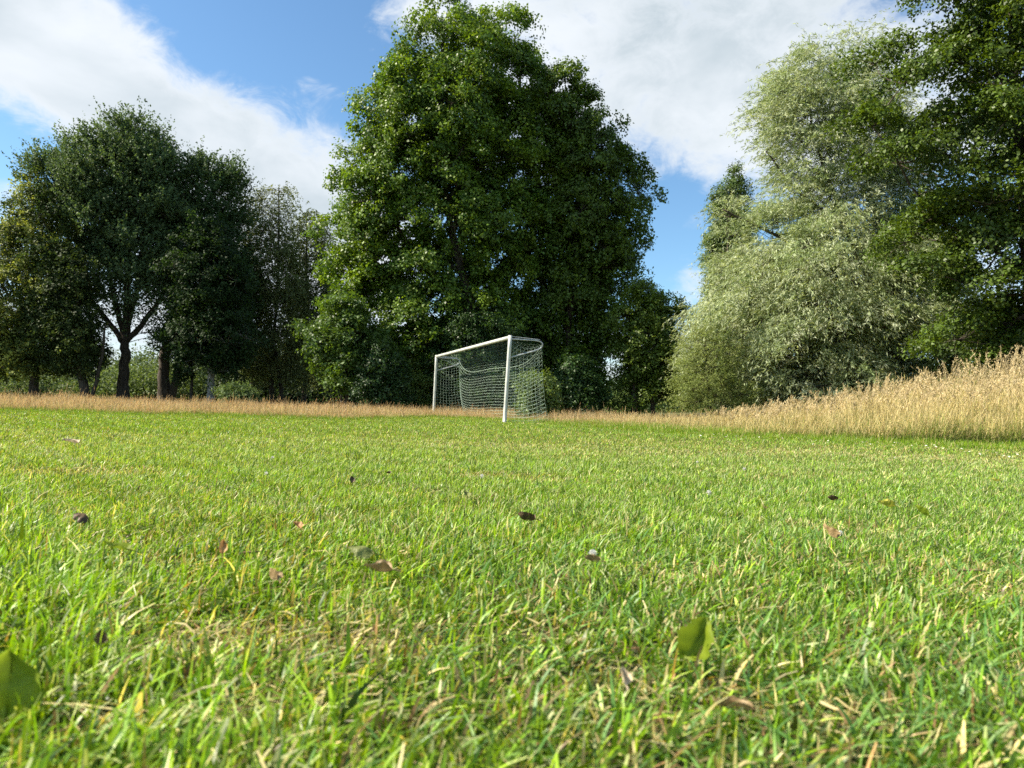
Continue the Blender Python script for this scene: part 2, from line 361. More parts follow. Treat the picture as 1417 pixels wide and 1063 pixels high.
def tall_grass():
    parts = []
    def hh(u, back):
        base = np.interp(u, [-.9, -.7, -.45, -.23, -.12, -.02, .08, .2, .29, .40, .50, .60, .72, .9], [.48, .44, .40, .38, .34, .36, .36, .32, .40, .60, .80, 1.02, 1.30, 1.42])
        return base * np.interp(back, [0, .3, 1.5, 4], [.35, .6, .9, 1.05])
    for (N, kind) in [(125000, 'leaf'), (52000, 'stalk')]:
        u = rng.uniform(-.85, .88, N); e = np.interp(u, _eu, _ey)
        back = rng.random(N) ** 1.5 * np.interp(u, [-.8, -.1, .05, .3, .9], [11, 9, 9, 8, 7]) + .15
        y = e + back; x = u * y
        # the mouth of the goal stays short
        tops = hh(u, back) * (1 + .34 * lump(x, y, 1.1, 3) + .24 * lump(x, y, 3.4, 1))
        right = sstep(.0, .35, u)
        if kind == 'leaf':
            h = tops * rng.uniform(.35, .95, N); w = rng.uniform(.004, .009, N) * (1 + .6 * right); lean = np.abs(rng.normal(.5, .35, N)); S = 3
            g = rng.random(N) < (.42 + .25 * (lump(x, y, .8, 6) > .2)) * np.interp(back, [0, .8, 3], [1.5, 1, .6])
            tan_ = np.where((rng.random(N) < .5)[:, None], np.array([.68, .59, .31]), np.array([.45, .41, .18]))
            pk = np.array([.66, .50, .27])
            tan_ = tan_ * (.55 + .45 * right)[:, None] + pk * (.45 - .45 * right)[:, None]
            g = g | (rng.random(N) < .8 * (1 - sstep(.1, 1.2, back + .5 * lump(x, y, 2.0, 2))))
            c = np.where(g[:, None], np.array([.26, .34, .07]), tan_) * (1 + .22 * lump(x, y, 1.9, 5))[:, None] * rng.uniform(.38, 1.3, (N, 1)) 
            parts.append(blades(x, y, h, w, rng.uniform(0, 6.28, N), lean, rng.uniform(0, 3.14, N), c, S, .1, 2.0))
        else:
            tallr = rng.random(N) ** 3
            h = tops * (.55 + .50 * rng.random(N) + .50 * tallr * (rng.random(N) < .25)); w = rng.uniform(.004, .0075, N); lean = np.abs(rng.normal(.22, .15, N))
            la = rng.normal(.3, 1.6, N)
            pk = np.where((rng.random(N) < .5)[:, None], np.array([.62, .44, .25]), np.array([.70, .54, .31]))
            st = np.array([.66, .56, .27])
            c = (pk * (1 - right[:, None]) + st * right[:, None]) * rng.uniform(.6, 1.25, (N, 1))
            fa = rng.uniform(0, 3.14, N)
            parts.append(blades(x, y, h, w, la, lean, fa, c, 3, .6, 1.8))
            # seed head: spindle at the tip made of two crossed slim quads
            tip = np.stack([x + np.cos(la) * lean * h, y + np.sin(la) * lean * h, H(x, y) + h * (1 - .35 * lean)], -1)
            dr = nrm(np.stack([np.cos(la) * lean * 1.6, np.sin(la) * lean * 1.6, np.ones(N)], -1))
            has = rng.random(N) < .4; L = np.where(has, rng.uniform(.05, .13, N), .01)[:, None]; wd = np.where(has, rng.uniform(.003, .008, N), .0005)[:, None]
            for q in (0, 1.57):
                s = np.stack([np.cos(fa + q), np.sin(fa + q), np.zeros(N)], -1)
                V = np.stack([tip - dr * L, tip - dr * L * .4 + s * wd, tip + dr * L * .3, tip - dr * L * .4 - s * wd], 1).reshape(-1, 3)
                b = np.arange(N)[:, None] * 4 + np.arange(4)[None]
                parts.append((V, b, c * .9))
    # single tall arching stems standing over the rest on the right
    N = 900; u = .26 + .55 * rng.random(N) ** .8; e = np.interp(u, _eu, _ey); back = rng.uniform(.8, 5, N); y = e + back; x = u * y
    h = hh(u, back) * rng.uniform(1.2, 1.62, N); la = rng.normal(.2, 1.2, N); lean = rng.uniform(.1, .55, N)
    c = np.array([.64, .53, .31]) * rng.uniform(.6, 1.15, (N, 1))
    parts.append(blades(x, y, h, rng.uniform(.006, .009, N), la, lean, rng.uniform(0, 3.14, N), c, 6, .5, 2.4))
    for q in range(26):
        t = rng.uniform(.78, 1.0, N); k = lean * h
        p = np.stack([x + np.cos(la) * k * t ** 2.4, y + np.sin(la) * k * t ** 2.4, H(x, y) + h * t * (1 - .35 * lean * t)], -1) + rng.normal(0, .012, (N, 3))
        L = rng.uniform(.03, .06, N); parts.append(leaf_quads(p, nrm(rng.normal(0, .5, (N, 3)) + [0, 0, 1.0]), rand_dir(N), L, L * .3, c * .95))
    v, f, c = merge(parts); print('tall faces', len(f))
    tag(mesh_np('meadow_grass', v, f, M_DRY, fcol=c), 'tall straw coloured meadow grass with seed heads behind the lawn', 'grass', kind='stuff')
tall_grass()

# ------------------------------------------------------------------ trees
class Prof:
    def __init__(s, rows, Y):
        z, a, b = [], [], []
        for py, xl, xr in rows:
            l = P(xl, py, Y); r = P(xr, py, Y); z.append((l[2] + r[2]) / 2); a.append(l[0]); b.append(r[0])
        o = np.argsort(z); s.z = np.array(z)[o]; s.a = np.array(a)[o]; s.b = np.array(b)[o]
    def at(s, z): return np.interp(z, s.z, s.a), np.interp(z, s.z, s.b)
def bez(a, b, c, n):
    t = np.linspace(0, 1, n)[:, None]; return (1 - t) ** 2 * a + 2 * t * (1 - t) * b + t * t * c

def make_tree(name, label, cat, Y, rows, stems, n_b=120, rb=1.0, n_c=9, n_l=110, leaf=.09, asp=.75, cols=((.05, .11, .02),), mode='clump', dk=.8,
              mat=None, bark=None, group=None, flat=.55, shell=.42, low_trunk=True, tone2=None, tone2_fn=None, strand=.8, droop=.5, gap=0.0, spread=.38, limb_r=.017, drop=None, lobe=False, holes=0.0, tilt=.75, see=None):
    mat = mat or M_LEAF; bark = bark or M_BARK
    pr = Prof(rows, Y); zmin, zmax = pr.z[0], pr.z[-1]
    b0 = stems[0][0][0]; q = P(b0[0], b0[1], Y); gx, gy = q[0], Y; gz = float(H(gx, gy))
    root = empty(name, (gx, gy, gz), label, cat, group); O = np.array([gx, gy, gz])
    # stems
    T = Tubes(); nodes, nrad = [], []
    for pts, r0, r1 in stems:
        pw = np.array([P(p[0], p[1], Y + (p[2] if len(p) > 2 else 0)) for p in pts])
        if pw[0][2] < gz + 1.0: pw[0] = [pw[0][0], pw[0][1], gz - .1]
        k = np.linspace(0, len(pw) - 1, 4 * len(pw) + 4); ii = np.clip(k.astype(int), 0, len(pw) - 2); fr = (k - ii)[:, None]
        # catmull-rom
        p0 = pw[np.maximum(ii - 1, 0)]; p1 = pw[ii]; p2 = pw[ii + 1]; p3 = pw[np.minimum(ii + 2, len(pw) - 1)]
        c = .5 * (2 * p1 + (p2 - p0) * fr + (2 * p0 - 5 * p1 + 4 * p2 - p3) * fr ** 2 + (-p0 + 3 * p1 - 3 * p2 + p3) * fr ** 3)
        t = np.linspace(0, 1, len(c)); c[1:-1] += rng.normal(0, min(r0 * .12, .03), (len(c) - 2, 3)) * [1, 1, .2]
        rr = r0 * (1 - t) + r1 * t
        if pts is stems[0][0] or pw[0][2] < gz + .5: rr = rr * (1 + .55 * np.exp(-t * 22))
        T.add(c - O, rr, 10, bump=.10)
        for q, r_, tt in zip(c, rr, t):
            if tt > .22: nodes.append(q); nrad.append(r_)
    # boughs
    wz = np.linspace(zmin, zmax, 80); a, b = pr.at(wz); pdf = np.maximum(b - a, .1) ** (1.25 if lobe else 1.55); cdf = np.cumsum(pdf); cdf /= cdf[-1]
    B = np.zeros((0, 3)); RB = []
    while len(B) < n_b:
        K = 10; zz = np.interp(rng.random(K), cdf, wz); a, b = pr.at(zz); hw = np.maximum((b - a) / 2 - rb * .55, .12)
        rho = rng.random(K) ** shell; th = rng.uniform(0, 2 * math.pi, K)
        hw = hw * (1 + .20 * np.sin(th * 2 + zz * 1.1 + n_b) * np.sin(zz * 1.7 / max(rb, .5) + th + n_b) + rng.normal(.02, .10, K))
        cx = (a + b) / 2 + rho * np.cos(th) * hw; cy = Y + rho * np.sin(th) * hw * dk
        c = np.stack([cx, cy, np.minimum(zz, zmax - rb * .35)], -1)
        if gap:
            keep = lump(c[:, 0], c[:, 2] + c[:, 1], .9, n_b) > -1.2 + gap
            if keep.any(): c = c[keep]
        if len(B): dd = np.linalg.norm((c[:, None] - B[None]) * [1, 1, 1.35], axis=-1).min(1); c = c[dd.argmax()]
        else: c = c[0]
        B = np.vstack([B, c])
    RB = rb * rng.uniform(.65, 1.25, n_b)
    # branches
    nodes = np.array(nodes); stem_top = nodes[:, 2].max()
    order = np.argsort([np.linalg.norm(nodes - q, axis=1).min() for q in B])
    parent_of = [-1] * len(nodes); own = [-1] * len(nodes); br = []
    NN = [n for n in nodes]; arr = nodes.copy()
    for bi in order:
        q = B[bi]; dv = q - arr; dist = np.linalg.norm(dv, axis=1); hor = np.linalg.norm(dv[:, :2], axis=1)
        cost = dist + 1.5 * np.maximum(0, .35 * hor - dv[:, 2]) + np.where(np.arange(len(arr)) < len(nodes), 0, .25)
        k = int(cost.argmin()); s = arr[k]; l = dist[k]
        ctl = s + (q - s) * .5 + np.array([0, 0, -.10 * l if mode != 'strand' else .12 * l]) + rng.normal(0, .07 * l, 3)
        n = max(4, min(8, int(l / .5) + 3)); pts = bez(s, ctl, q, n)
        pts[1:-1] += rng.normal(0, .03, (n - 2, 3))
        br.append([pts, own[k], 0]); me_ = len(br) - 1
        arr = np.vstack([arr, pts[1:]]); own += [me_] * (n - 1)
    for i in range(len(br) - 1, -1, -1):
        br[i][2] += 1
        if br[i][1] >= 0: br[br[i][1]][2] += br[i][2]
    for pts, p, cnt in br:
        r0 = limb_r * math.sqrt(cnt) + .006; T.add(pts - O, np.linspace(r0, max(.008, r0 * .45), len(pts)), 5 if r0 > .03 else 4, cap=False)
    # clumps
    NC = n_b * n_c; bc = np.repeat(B, n_c, 0); brr = np.repeat(RB, n_c)
    dirs = rand_dir(NC); dirs[:, 2] = np.where(rng.random(NC) < .65, np.abs(dirs[:, 2]), dirs[:, 2])
    off = dirs * (brr * rng.random(NC) ** (.22 if lobe else .45))[:, None]
    a_, b_ = pr.at(B[:, 2]); bo = np.stack([B[:, 0] - (a_ + b_) / 2, B[:, 1] - Y, np.zeros(n_b)], -1); bo = bo / np.maximum(np.linalg.norm(bo, axis=1, keepdims=True), .6)
    tax = nrm(np.array([0, 0, 1.0]) + tilt * bo + rng.normal(0, .35, (n_b, 3))); tx = np.repeat(tax, n_c, 0)
    if lobe:
        under = (off * tx).sum(-1) < -.1 * brr; off = np.where(under[:, None], off - 1.7 * tx * (off * tx).sum(-1, keepdims=True), off)
    off = off - tx * (off * tx).sum(-1, keepdims=True) * (1 - flat); cc = bc + off
    axis_c = np.array([np.interp(0, [0], [0]), 0, 0])
    a_, b_ = pr.at(cc[:, 2]); outw = np.stack([cc[:, 0] - (a_ + b_) / 2, cc[:, 1] - Y, np.zeros(NC)], -1); outw = outw / np.maximum(np.linalg.norm(outw, axis=1, keepdims=True), .5)
    for i in range(0, NC, 1 if NC < 1500 else 2):
        T.add(bez(bc[i] - O, bc[i] + off[i] * [.5, .5, .2] - O, cc[i] - O, 3), [.012, .008, .005], 3, cap=False)
    T.build('trunk', bark, root)
    cols = np.array(cols)
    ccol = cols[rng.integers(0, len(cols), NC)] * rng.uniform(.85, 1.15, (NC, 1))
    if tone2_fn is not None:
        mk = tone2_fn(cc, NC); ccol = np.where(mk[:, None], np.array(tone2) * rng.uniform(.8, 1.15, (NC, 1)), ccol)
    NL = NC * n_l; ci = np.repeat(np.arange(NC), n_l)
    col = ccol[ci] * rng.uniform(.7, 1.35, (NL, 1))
    if mode == 'clump':
        sp = spread * (.8 + .4 * rng.random(NC))[ci][:, None]
        g = rng.normal(0, 1, (NL, 3)); g /= np.maximum(1, np.linalg.norm(g, axis=1, keepdims=True) / 1.6)
        gx_ = g * sp; gx_ = gx_ - tx[ci] * (gx_ * tx[ci]).sum(-1, keepdims=True) * .45
        # leaves stand in small sprays of seven at the twig ends
        lead = (np.arange(NL) // 7) * 7; sc_ = gx_[lead]; loc = rng.normal(0, 1, (NL, 3)) * leaf * .75
        same = ci[lead] == ci; pos = cc[ci] + np.where(same[:, None], sc_ + loc, gx_)
        sn = nrm(tx[ci] * .8 + .35 * g[lead] + rng.normal(0, .40, (NL, 3))[lead])
        n = nrm(sn + rng.normal(0, .42, (NL, 3)))
        d = nrm(loc / leaf + rng.normal(0, .4, (NL, 3)) + np.array([0, 0, -.25]))
        col = col * rng.uniform(.82, 1.22, (NL, 1))[lead]
    else:
        # drooping strands: each clump owns strands of leaves
        per = 14; ns = max(1, n_l // per); sid = np.repeat(np.arange(NC * ns), per); NL = len(sid); ci = sid // ns
        sd = rand_dir(NC * ns) * [1, 1, .45]; sd = nrm(sd + .9 * outw[np.repeat(np.arange(NC), ns)] * (1 if mode == 'strand' else .5) + [0, 0, .15])
        sl = strand * rng.uniform(.5, 1.3, NC * ns); so = cc[np.repeat(np.arange(NC), ns)] + rng.normal(0, spread * .5, (NC * ns, 3))
        t = rng.random(NL) if mode == 'strand' else rng.random(NL)
        dirt = sd[sid] * sl[sid][:, None]
        pos = so[sid] + dirt * t[:, None] + np.array([0, 0, -1.0]) * (droop * sl[sid] * t ** 2)[:, None] + rng.normal(0, .03, (NL, 3))
        tan = dirt + np.array([0, 0, -2.0]) * (droop * sl[sid] * t)[:, None]
        d = nrm(nrm(tan) + rng.normal(0, .28, (NL, 3)))
        n = nrm(np.array([0, -.1, .45]) + .3 * outw[ci] + rng.normal(0, .7, (NL, 3)))
        col = ccol[ci] * rng.uniform(.7, 1.35, (NL, 1))
    if holes:
        q = pos * (1.05, .8, 1.25) + n_b
        f3 = np.sin(q[:, 0] * 1.9 + np.sin(q[:, 2] * 1.3)) * np.sin(q[:, 2] * 2.1 + np.sin(q[:, 0] * 1.1 + q[:, 1])) + .55 * np.sin(q[:, 0] * 3.7 + q[:, 1] * 2.1) * np.sin(q[:, 2] * 4.3 + 1.0)
        kp = (f3 < 1.45 - holes) | (rng.random(NL) < .10); pos, d, n, col = pos[kp], d[kp], n[kp], col[kp]; NL = len(pos)
    if see is not None:                       # thin foliage along a bare stretch of trunk
        for (a0, b0, a1, b1, wd) in see:
            A_, B_2 = P(a0, b0, Y), P(a1, b1, Y); tz = np.clip((pos[:, 2] - A_[2]) / (B_2[2] - A_[2]), 0, 1); xx = A_[0] + (B_2[0] - A_[0]) * tz
            inz = (pos[:, 2] > min(A_[2], B_2[2])) & (pos[:, 2] < max(A_[2], B_2[2]))
            kp = ~(inz & (np.abs(pos[:, 0] - xx * (pos[:, 1] / Y) ** .5) < wd * (1 + .4 * np.sin(pos[:, 2] * 3))) & (pos[:, 1] < Y)) | (rng.random(NL) < .12); pos, d, n, col = pos[kp], d[kp], n[kp], col[kp]; NL = len(pos)
    if drop is not None:
        kp = rng.random(NL) > drop(pos); pos, d, n, col = pos[kp], d[kp], n[kp], col[kp]; NL = len(pos)
    kp = pos[:, 2] > gz + .05; pos, d, n, col = pos[kp], d[kp], n[kp], col[kp]; NL = len(pos)
    L = leaf * rng.uniform(.6, 1.25, NL)
    v, f, c = leaf_quads(pos - O, d, n, L, L * asp, col)
    mesh_np('crown', v, f, mat, root, fcol=c)
    print(name, 'leaves', NL, 'branches', len(br))
    return root

ALD = ((.118, .192, .020), (.098, .172, .022), (.140, .215, .024), (.078, .145, .022))
# --- the big alder group
make_tree('alder_tree', 'tallest broad alder behind the goal, its sunlit side facing the blue sky gap', 'tree', 35,
    [(2, 602, 626), (30, 578, 665), (60, 556, 695), (110, 508, 725), (200, 488, 735), (280, 466, 730), (370, 458, 730), (440, 458, 720), (500, 490, 700), (540, 560, 690)],
    [([(668, 575), (664, 470), (640, 380), (622, 300), (612, 180), (612, 60)], .30, .05), ([(655, 440), (620, 400), (560, 330), (520, 250), (510, 150)], .15, .03), ([(640, 380), (590, 350), (520, 380), (480, 400)], .10, .03)],
    n_b=150, rb=1.25, n_c=18, n_l=98, leaf=.145, cols=ALD, dk=.48, spread=.30, shell=.5, flat=.8, lobe=True, holes=.72, see=[(655, 440, 618, 300, .32)])
make_tree('alder_tree', 'middle alder behind the goal crossbar with a tall loose top beside the highest crown', 'tree', 37,
    [(10, 690, 722), (45, 660, 745), (110, 650, 760), (180, 640, 800), (260, 640, 830), (350, 650, 850), (450, 670, 860), (520, 690, 850), (550, 700, 840)],
    [([(757, 575), (756, 470), (750, 380), (745, 280), (725, 160), (712, 50)], .24, .04), ([(752, 400), (715, 300), (700, 200)], .12, .03)],
    n_b=95, rb=1.2, n_c=17, n_l=98, leaf=.145, cols=ALD[1:], dk=.5, spread=.30, lobe=True, flat=.8, holes=.75, see=[(756, 470, 748, 330, .3)], shell=.5, group='alders behind the goal')
make_tree('alder_tree', 'spreading dark alder whose ragged branches reach out over the gap beside the willow', 'tree', 36,
    [(100, 745, 800), (150, 730, 830), (200, 730, 862), (250, 740, 890), (330, 745, 892), (360, 740, 896), (400, 730, 868), (460, 730, 846), (520, 740, 832), (550, 760, 815)],
    [([(785, 578), (786, 480), (792, 380), (800, 280), (790, 180)], .25, .04), ([(788, 420), (830, 360), (870, 320)], .10, .03), ([(792, 340), (840, 270), (860, 230)], .08, .03)],
    n_b=85, rb=1.1, n_c=17, n_l=98, leaf=.14, cols=((.075, .125, .018), (.09, .145, .018)), dk=.5, spread=.30, lobe=True, flat=.8, holes=.8, see=[(786, 520, 790, 400, .25)], shell=.5, group='alders behind the goal')
# --- left group
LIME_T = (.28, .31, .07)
def lime_lit_fn(cc, n): return (rng.random(n) < .08 + .42 * sstep(-22.0, -26, cc[:, 0]) )  # flowering tufts, more on the left where sunlight is put into their colour
make_tree('lime_tree', 'conical lime tree with yellow-green tufts, painted sunnier on the left, and a low dark skirt', 'tree', 38,
    [(232, 38, 52), (260, 18, 75), (300, 0, 88), (350, -30, 100), (420, -45, 112), (470, -50, 118), (515, -45, 110)],
    [([(48, 560), (48, 480), (46, 380), (44, 260)], .24, .04)], n_b=130, rb=.95, n_c=9, n_l=70, leaf=.13, asp=.7, cols=((.050, .080, .020), (.065, .095, .022)), mat=M_MATTE,
    tone2=LIME_T, tone2_fn=lime_lit_fn, spread=.36, flat=.5)
make_tree('lime_tree', 'dark low-hanging lime tree with a leaning double trunk beside the tall poplar', 'tree', 37,
    [(340, 60, 110), (380, 55, 130), (430, 55, 136), (480, 60, 150), (512, 70, 146)],
    [([(122, 562), (112, 510), (108, 430), (100, 360)], .26, .05), ([(124, 560), (140, 500), (146, 450)], .12, .04)], n_b=55, rb=.8, n_c=9, n_l=70, leaf=.13, asp=.7,
    cols=((.042, .066, .020), (.055, .082, .022)), mat=M_MATTE, tone2=(.2, .24, .06), tone2_fn=lambda c, n: rng.random(n) < .07, spread=.34, flat=.45)
POP = ((.090, .140, .058), (.105, .160, .066), (.075, .120, .05))
make_tree('poplar_tree', 'large grey-green poplar with a fanned crown on bare forking limbs', 'tree', 40,
    [(170, 165, 205), (195, 128, 230), (215, 92, 248), (240, 66, 250), (285, 70, 262), (340, 84, 270), (390, 96, 268), (430, 108, 258), (465, 130, 230)],
    [([(171, 560), (172, 500), (174, 460), (177, 380), (180, 300), (185, 190)], .31, .05), ([(172, 476), (158, 455), (130, 420), (105, 380), (85, 280), (75, 225)], .17, .03),
     ([(173, 470), (160, 420), (148, 340), (135, 220)], .17, .03), ([(174, 472), (200, 445), (232, 390), (250, 300), (255, 260)], .17, .03), ([(175, 455), (196, 380), (212, 290), (222, 210)], .15, .03), ([(173, 468), (150, 450), (120, 438)], .09, .03)],
    n_b=150, rb=1.15, n_c=16, n_l=98, leaf=.125, lobe=True, mode='strand', strand=.75, droop=-.55, cols=POP, mat=M_MATTE, dk=.55, spread=.32, shell=.4, flat=.9, holes=.55, drop=lambda p: .85 * (1 - sstep(P(175, 450, 40)[2], P(175, 330, 40)[2], p[:, 2])) * (1 - sstep(2.2, 3.8, np.abs(p[:, 0] - P(184, 400, 40)[0]))))
make_tree('poplar_tree', 'second grey-green poplar with a flat stepped top and dark forked trunk', 'tree', 42,
    [(228, 268, 302), (256, 250, 326), (300, 238, 338), (360, 236, 345), (430, 240, 350), (490, 225, 330)],
    [([(228, 562), (227, 500), (240, 440), (262, 340), (275, 260)], .36, .05), ([(236, 562), (246, 515), (268, 450), (300, 360)], .25, .04)],
    n_b=85, rb=1.1, n_c=14, n_l=98, leaf=.125, lobe=True, mode='strand', strand=.75, droop=-.55, cols=((.065, .108, .042), (.078, .125, .05)), mat=M_MATTE, dk=.8, spread=.38, flat=.75, group='left hand poplars')
make_tree('maple_tree', 'dense very dark maple whose pale trunk catches the sun', 'tree', 38,
    [(310, 262, 322), (350, 240, 330), (385, 236, 350), (420, 240, 340), (455, 228, 358), (490, 232, 346), (516, 240, 342)],
    [([(291, 562), (292, 500), (290, 420), (282, 350)], .20, .04)], n_b=62, rb=1.1, n_c=14, n_l=84, leaf=.13, asp=.8, cols=((.024, .048, .015), (.030, .058, .016)), mat=M_MATTE, spread=.30, flat=.7, dk=.8, holes=.65, lobe=True, bark=M_BARK_PALE)
make_tree('young_tree', 'thin dark sapling trunk between the forked poplar and the pale-stemmed maple', 'tree', 39,
    [(420, 245, 280), (460, 240, 290), (500, 248, 284)], [([(264, 562), (266, 500), (262, 430)], .09, .03)], n_b=18, rb=.7, n_c=8, n_l=70, leaf=.12, cols=((.03, .065, .02),), spread=.34)
BIR = ((.15, .18, .07), (.18, .20, .075), (.12, .15, .06))
make_tree('birch_tree', 'tall slender birch with hanging sprays and a pointed top', 'tree', 44,
    [(253, 378, 394), (280, 352, 408), (320, 348, 412), (370, 335, 420), (430, 338, 425), (490, 345, 425), (525, 355, 420)],
    [([(378, 560), (376, 500), (384, 400), (386, 260)], .17, .03), ([(392, 560), (384, 500), (372, 440)], .15, .04)], n_b=110, rb=.9, n_c=9, n_l=70, leaf=.10, asp=.7, cols=BIR, mode='strand', strand=.9, droop=1.0, mat=M_MATTE, spread=.3)
make_tree('birch_tree', 'hazy grey-green birch half hidden behind the sunlit alder edge', 'tree', 46,
    [(283, 408, 432), (310, 398, 450), (360, 392, 465), (430, 395, 480), (500, 400, 470), (530, 410, 460)],
    [([(420, 560), (424, 480), (424, 300)], .17, .03)], n_b=95, rb=1.0, n_c=9, n_l=70, leaf=.11, asp=.7, cols=BIR[::2], mode='strand', strand=.9, droop=.9, mat=M_MATTE, spread=.3)
make_tree('birch_tree', 'narrow dark birch with open gaps between the stepped poplar and the pointed birch', 'tree', 45,
    [(270, 336, 350), (310, 328, 360), (380, 325, 368), (450, 325, 372), (520, 330, 375)],
    [([(350, 560), (348, 480), (344, 290)], .14, .03)], n_b=48, rb=.8, n_c=8, n_l=65, leaf=.10, asp=.7, cols=((.11, .14, .055),), mode='strand', strand=.7, droop=.7, mat=M_MATTE, spread=.3)
make_tree('maple_tree', 'small bright maple with rounded crown at the foot of the tallest alder', 'tree', 32,
    [(408, 456, 482), (430, 448, 505), (462, 422, 535), (490, 436, 548), (525, 442, 548), (540, 460, 530)],
    [([(473, 572), (474, 520), (472, 440)], .12, .03), ([(479, 572), (484, 510), (500, 460)], .08, .03)], n_b=48, rb=.8, n_c=14, n_l=77, leaf=.12, lobe=True, asp=.9, cols=((.085, .145, .026), (.07, .125, .026)), spread=.26, flat=.42, tilt=.25, holes=.6)
# --- right group
make_tree('hornbeam_tree', 'compact dark green tree standing alone between the alders and the willow', 'tree', 34,
    [(392, 878, 900), (410, 860, 932), (440, 850, 950), (490, 842, 958), (530, 845, 958), (555, 855, 950)],
    [([(877, 582), (878, 530), (882, 420)], .16, .04), ([(905, 582), (902, 540), (908, 450)], .13, .03)], n_b=55, rb=.95, n_c=14, n_l=84, leaf=.11, lobe=True, cols=((.13, .19, .028), (.10, .155, .024)), dk=.5, holes=.6, spread=.30, flat=.5)
make_tree('lombardy_poplar', 'narrow dark columnar poplar peeping up behind the willow', 'tree', 60,
    [(236, 1010, 1026), (256, 994, 1032), (280, 983, 1036), (330, 980, 1040), (400, 976, 1045), (480, 985, 1040), (540, 1000, 1030)],
    [([(1010, 590), (1010, 480), (1010, 260)], .35, .05), ([(1008, 500), (1000, 400), (996, 290)], .15, .04)], n_b=130, rb=.62, n_c=8, n_l=84, leaf=.15, cols=((.08, .125, .03), (.09, .14, .035)), spread=.35, flat=1.6, dk=.9, shell=.5)
WIL = ((.30, .36, .19), (.35, .40, .24), (.21, .27, .12), (.40, .44, .29))
make_tree('willow_tree', 'tall silvery willow with feathery top rising beside the dark alder', 'tree', 27.5,
    [(62, 1168, 1192), (90, 1085, 1215), (130, 1060, 1230), (180, 1036, 1250), (230, 1076, 1270), (290, 1066, 1290), (350, 1045, 1300), (420, 1010, 1320), (480, 1040, 1330)],
    [([(1262, 580), (1240, 480), (1205, 400), (1165, 300), (1130, 200), (1115, 110)], .20, .015), ([(1240, 480), (1235, 380), (1200, 250), (1185, 100)], .13, .012), ([(1170, 310), (1110, 270), (1060, 210)], .07, .02),
     ([(1215, 420), (1120, 350), (1040, 310), (1000, 290)], .10, .02), ([(1236, 400), (1275, 330), (1290, 280)], .09, .02)],
    n_b=150, rb=1.1, n_c=16, n_l=112, leaf=.175, asp=.17, cols=WIL, mode='strand', strand=.95, droop=.35, mat=M_MATTE, dk=.5, spread=.32, flat=.9, lobe=True, holes=.55)
make_tree('willow_tree', 'broad low silvery willow mound in front, its foliage reaching down to the dry grass', 'tree', 25.5,
    [(290, 1120, 1160), (330, 1090, 1240), (360, 1040, 1275), (390, 1020, 1292), (415, 985, 1280), (445, 968, 1296), (480, 975, 1280), (515, 995, 1262), (545, 1030, 1225), (565, 1060, 1190)],
    [([(1235, 585), (1222, 510), (1190, 460), (1130, 425), (1080, 430)], .20, .03), ([(1225, 520), (1200, 430), (1160, 380)], .12, .03), ([(1230, 560), (1130, 510), (1050, 500)], .10, .02)],
    n_b=70, rb=1.05, n_c=18, n_l=126, leaf=.165, asp=.18, cols=WIL, mode='strand', strand=.85, droop=.75, mat=M_MATTE, dk=.6, spread=.24, flat=.9, lobe=True, holes=.85)
make_tree('willow_tree', 'slim willow leader hiding the lower half of the dark columnar poplar', 'tree', 28.5,
    [(292, 996, 1022), (330, 985, 1040), (380, 974, 1060), (430, 962, 1080), (500, 962, 1090), (550, 970, 1080)],
    [([(1040, 585), (1030, 480), (1010, 380), (1006, 300)], .09, .015)], n_b=52, rb=.75, n_c=11, n_l=98, leaf=.165, asp=.18, cols=WIL, mode='strand', strand=.8, droop=.5, mat=M_MATTE, dk=.7, spread=.28, flat=.9, lobe=True, holes=.7)
make_tree('willow_shrub', 'soft pale green willow shrub in the corner beside the compact dark tree', 'shrub', 25,
    [(455, 955, 985), (485, 942, 1010), (530, 934, 1030), (565, 936, 1040)],
    [([(985, 590), (982, 540), (975, 480)], .06, .02), ([(990, 590), (1005, 530)], .05, .02)], n_b=50, rb=.5, n_c=8, n_l=98, leaf=.075, asp=.25, cols=((.20, .25, .07), (.23, .27, .09)), mode='strand', strand=.45, droop=.1, mat=M_MATTE, spread=.24)
make_tree('alder_tree', 'huge dark alder at the picture edge with its tall bare trunk showing through', 'tree', 20,
    [(-260, 1380, 1480), (-180, 1330, 1600), (-90, 1292, 1680), (0, 1262, 1720), (60, 1252, 1740), (110, 1246, 1760), (160, 1215, 1770), (215, 1220, 1780), (270, 1255, 1770), (330, 1262, 1760), (400, 1290, 1740), (440, 1310, 1720), (490, 1320, 1700), (540, 1325, 1680)],
    [([(1436, 600), (1430, 450), (1420, 300), (1405, 150), (1400, 0), (1398, -200)], .24, .05), ([(1425, 330), (1350, 240), (1260, 190)], .07, .02), ([(1410, 120), (1360, 95), (1320, 85)], .06, .02), ([(1425, 380), (1350, 330), (1280, 300)], .06, .02),
     ([(1405, 130), (1480, 20), (1560, -60)], .08, .02), ([(1425, 300), (1520, 240), (1620, 200)], .09, .02)],
    n_b=185, rb=1.1, n_c=18, n_l=112, leaf=.098, lobe=True, cols=((.072, .118, .014), (.085, .135, .016), (.06, .10, .016)), dk=.42, spread=.26, flat=.5, tilt=.4, holes=.45, see=[(1404, 190, 1401, 75, .20)])
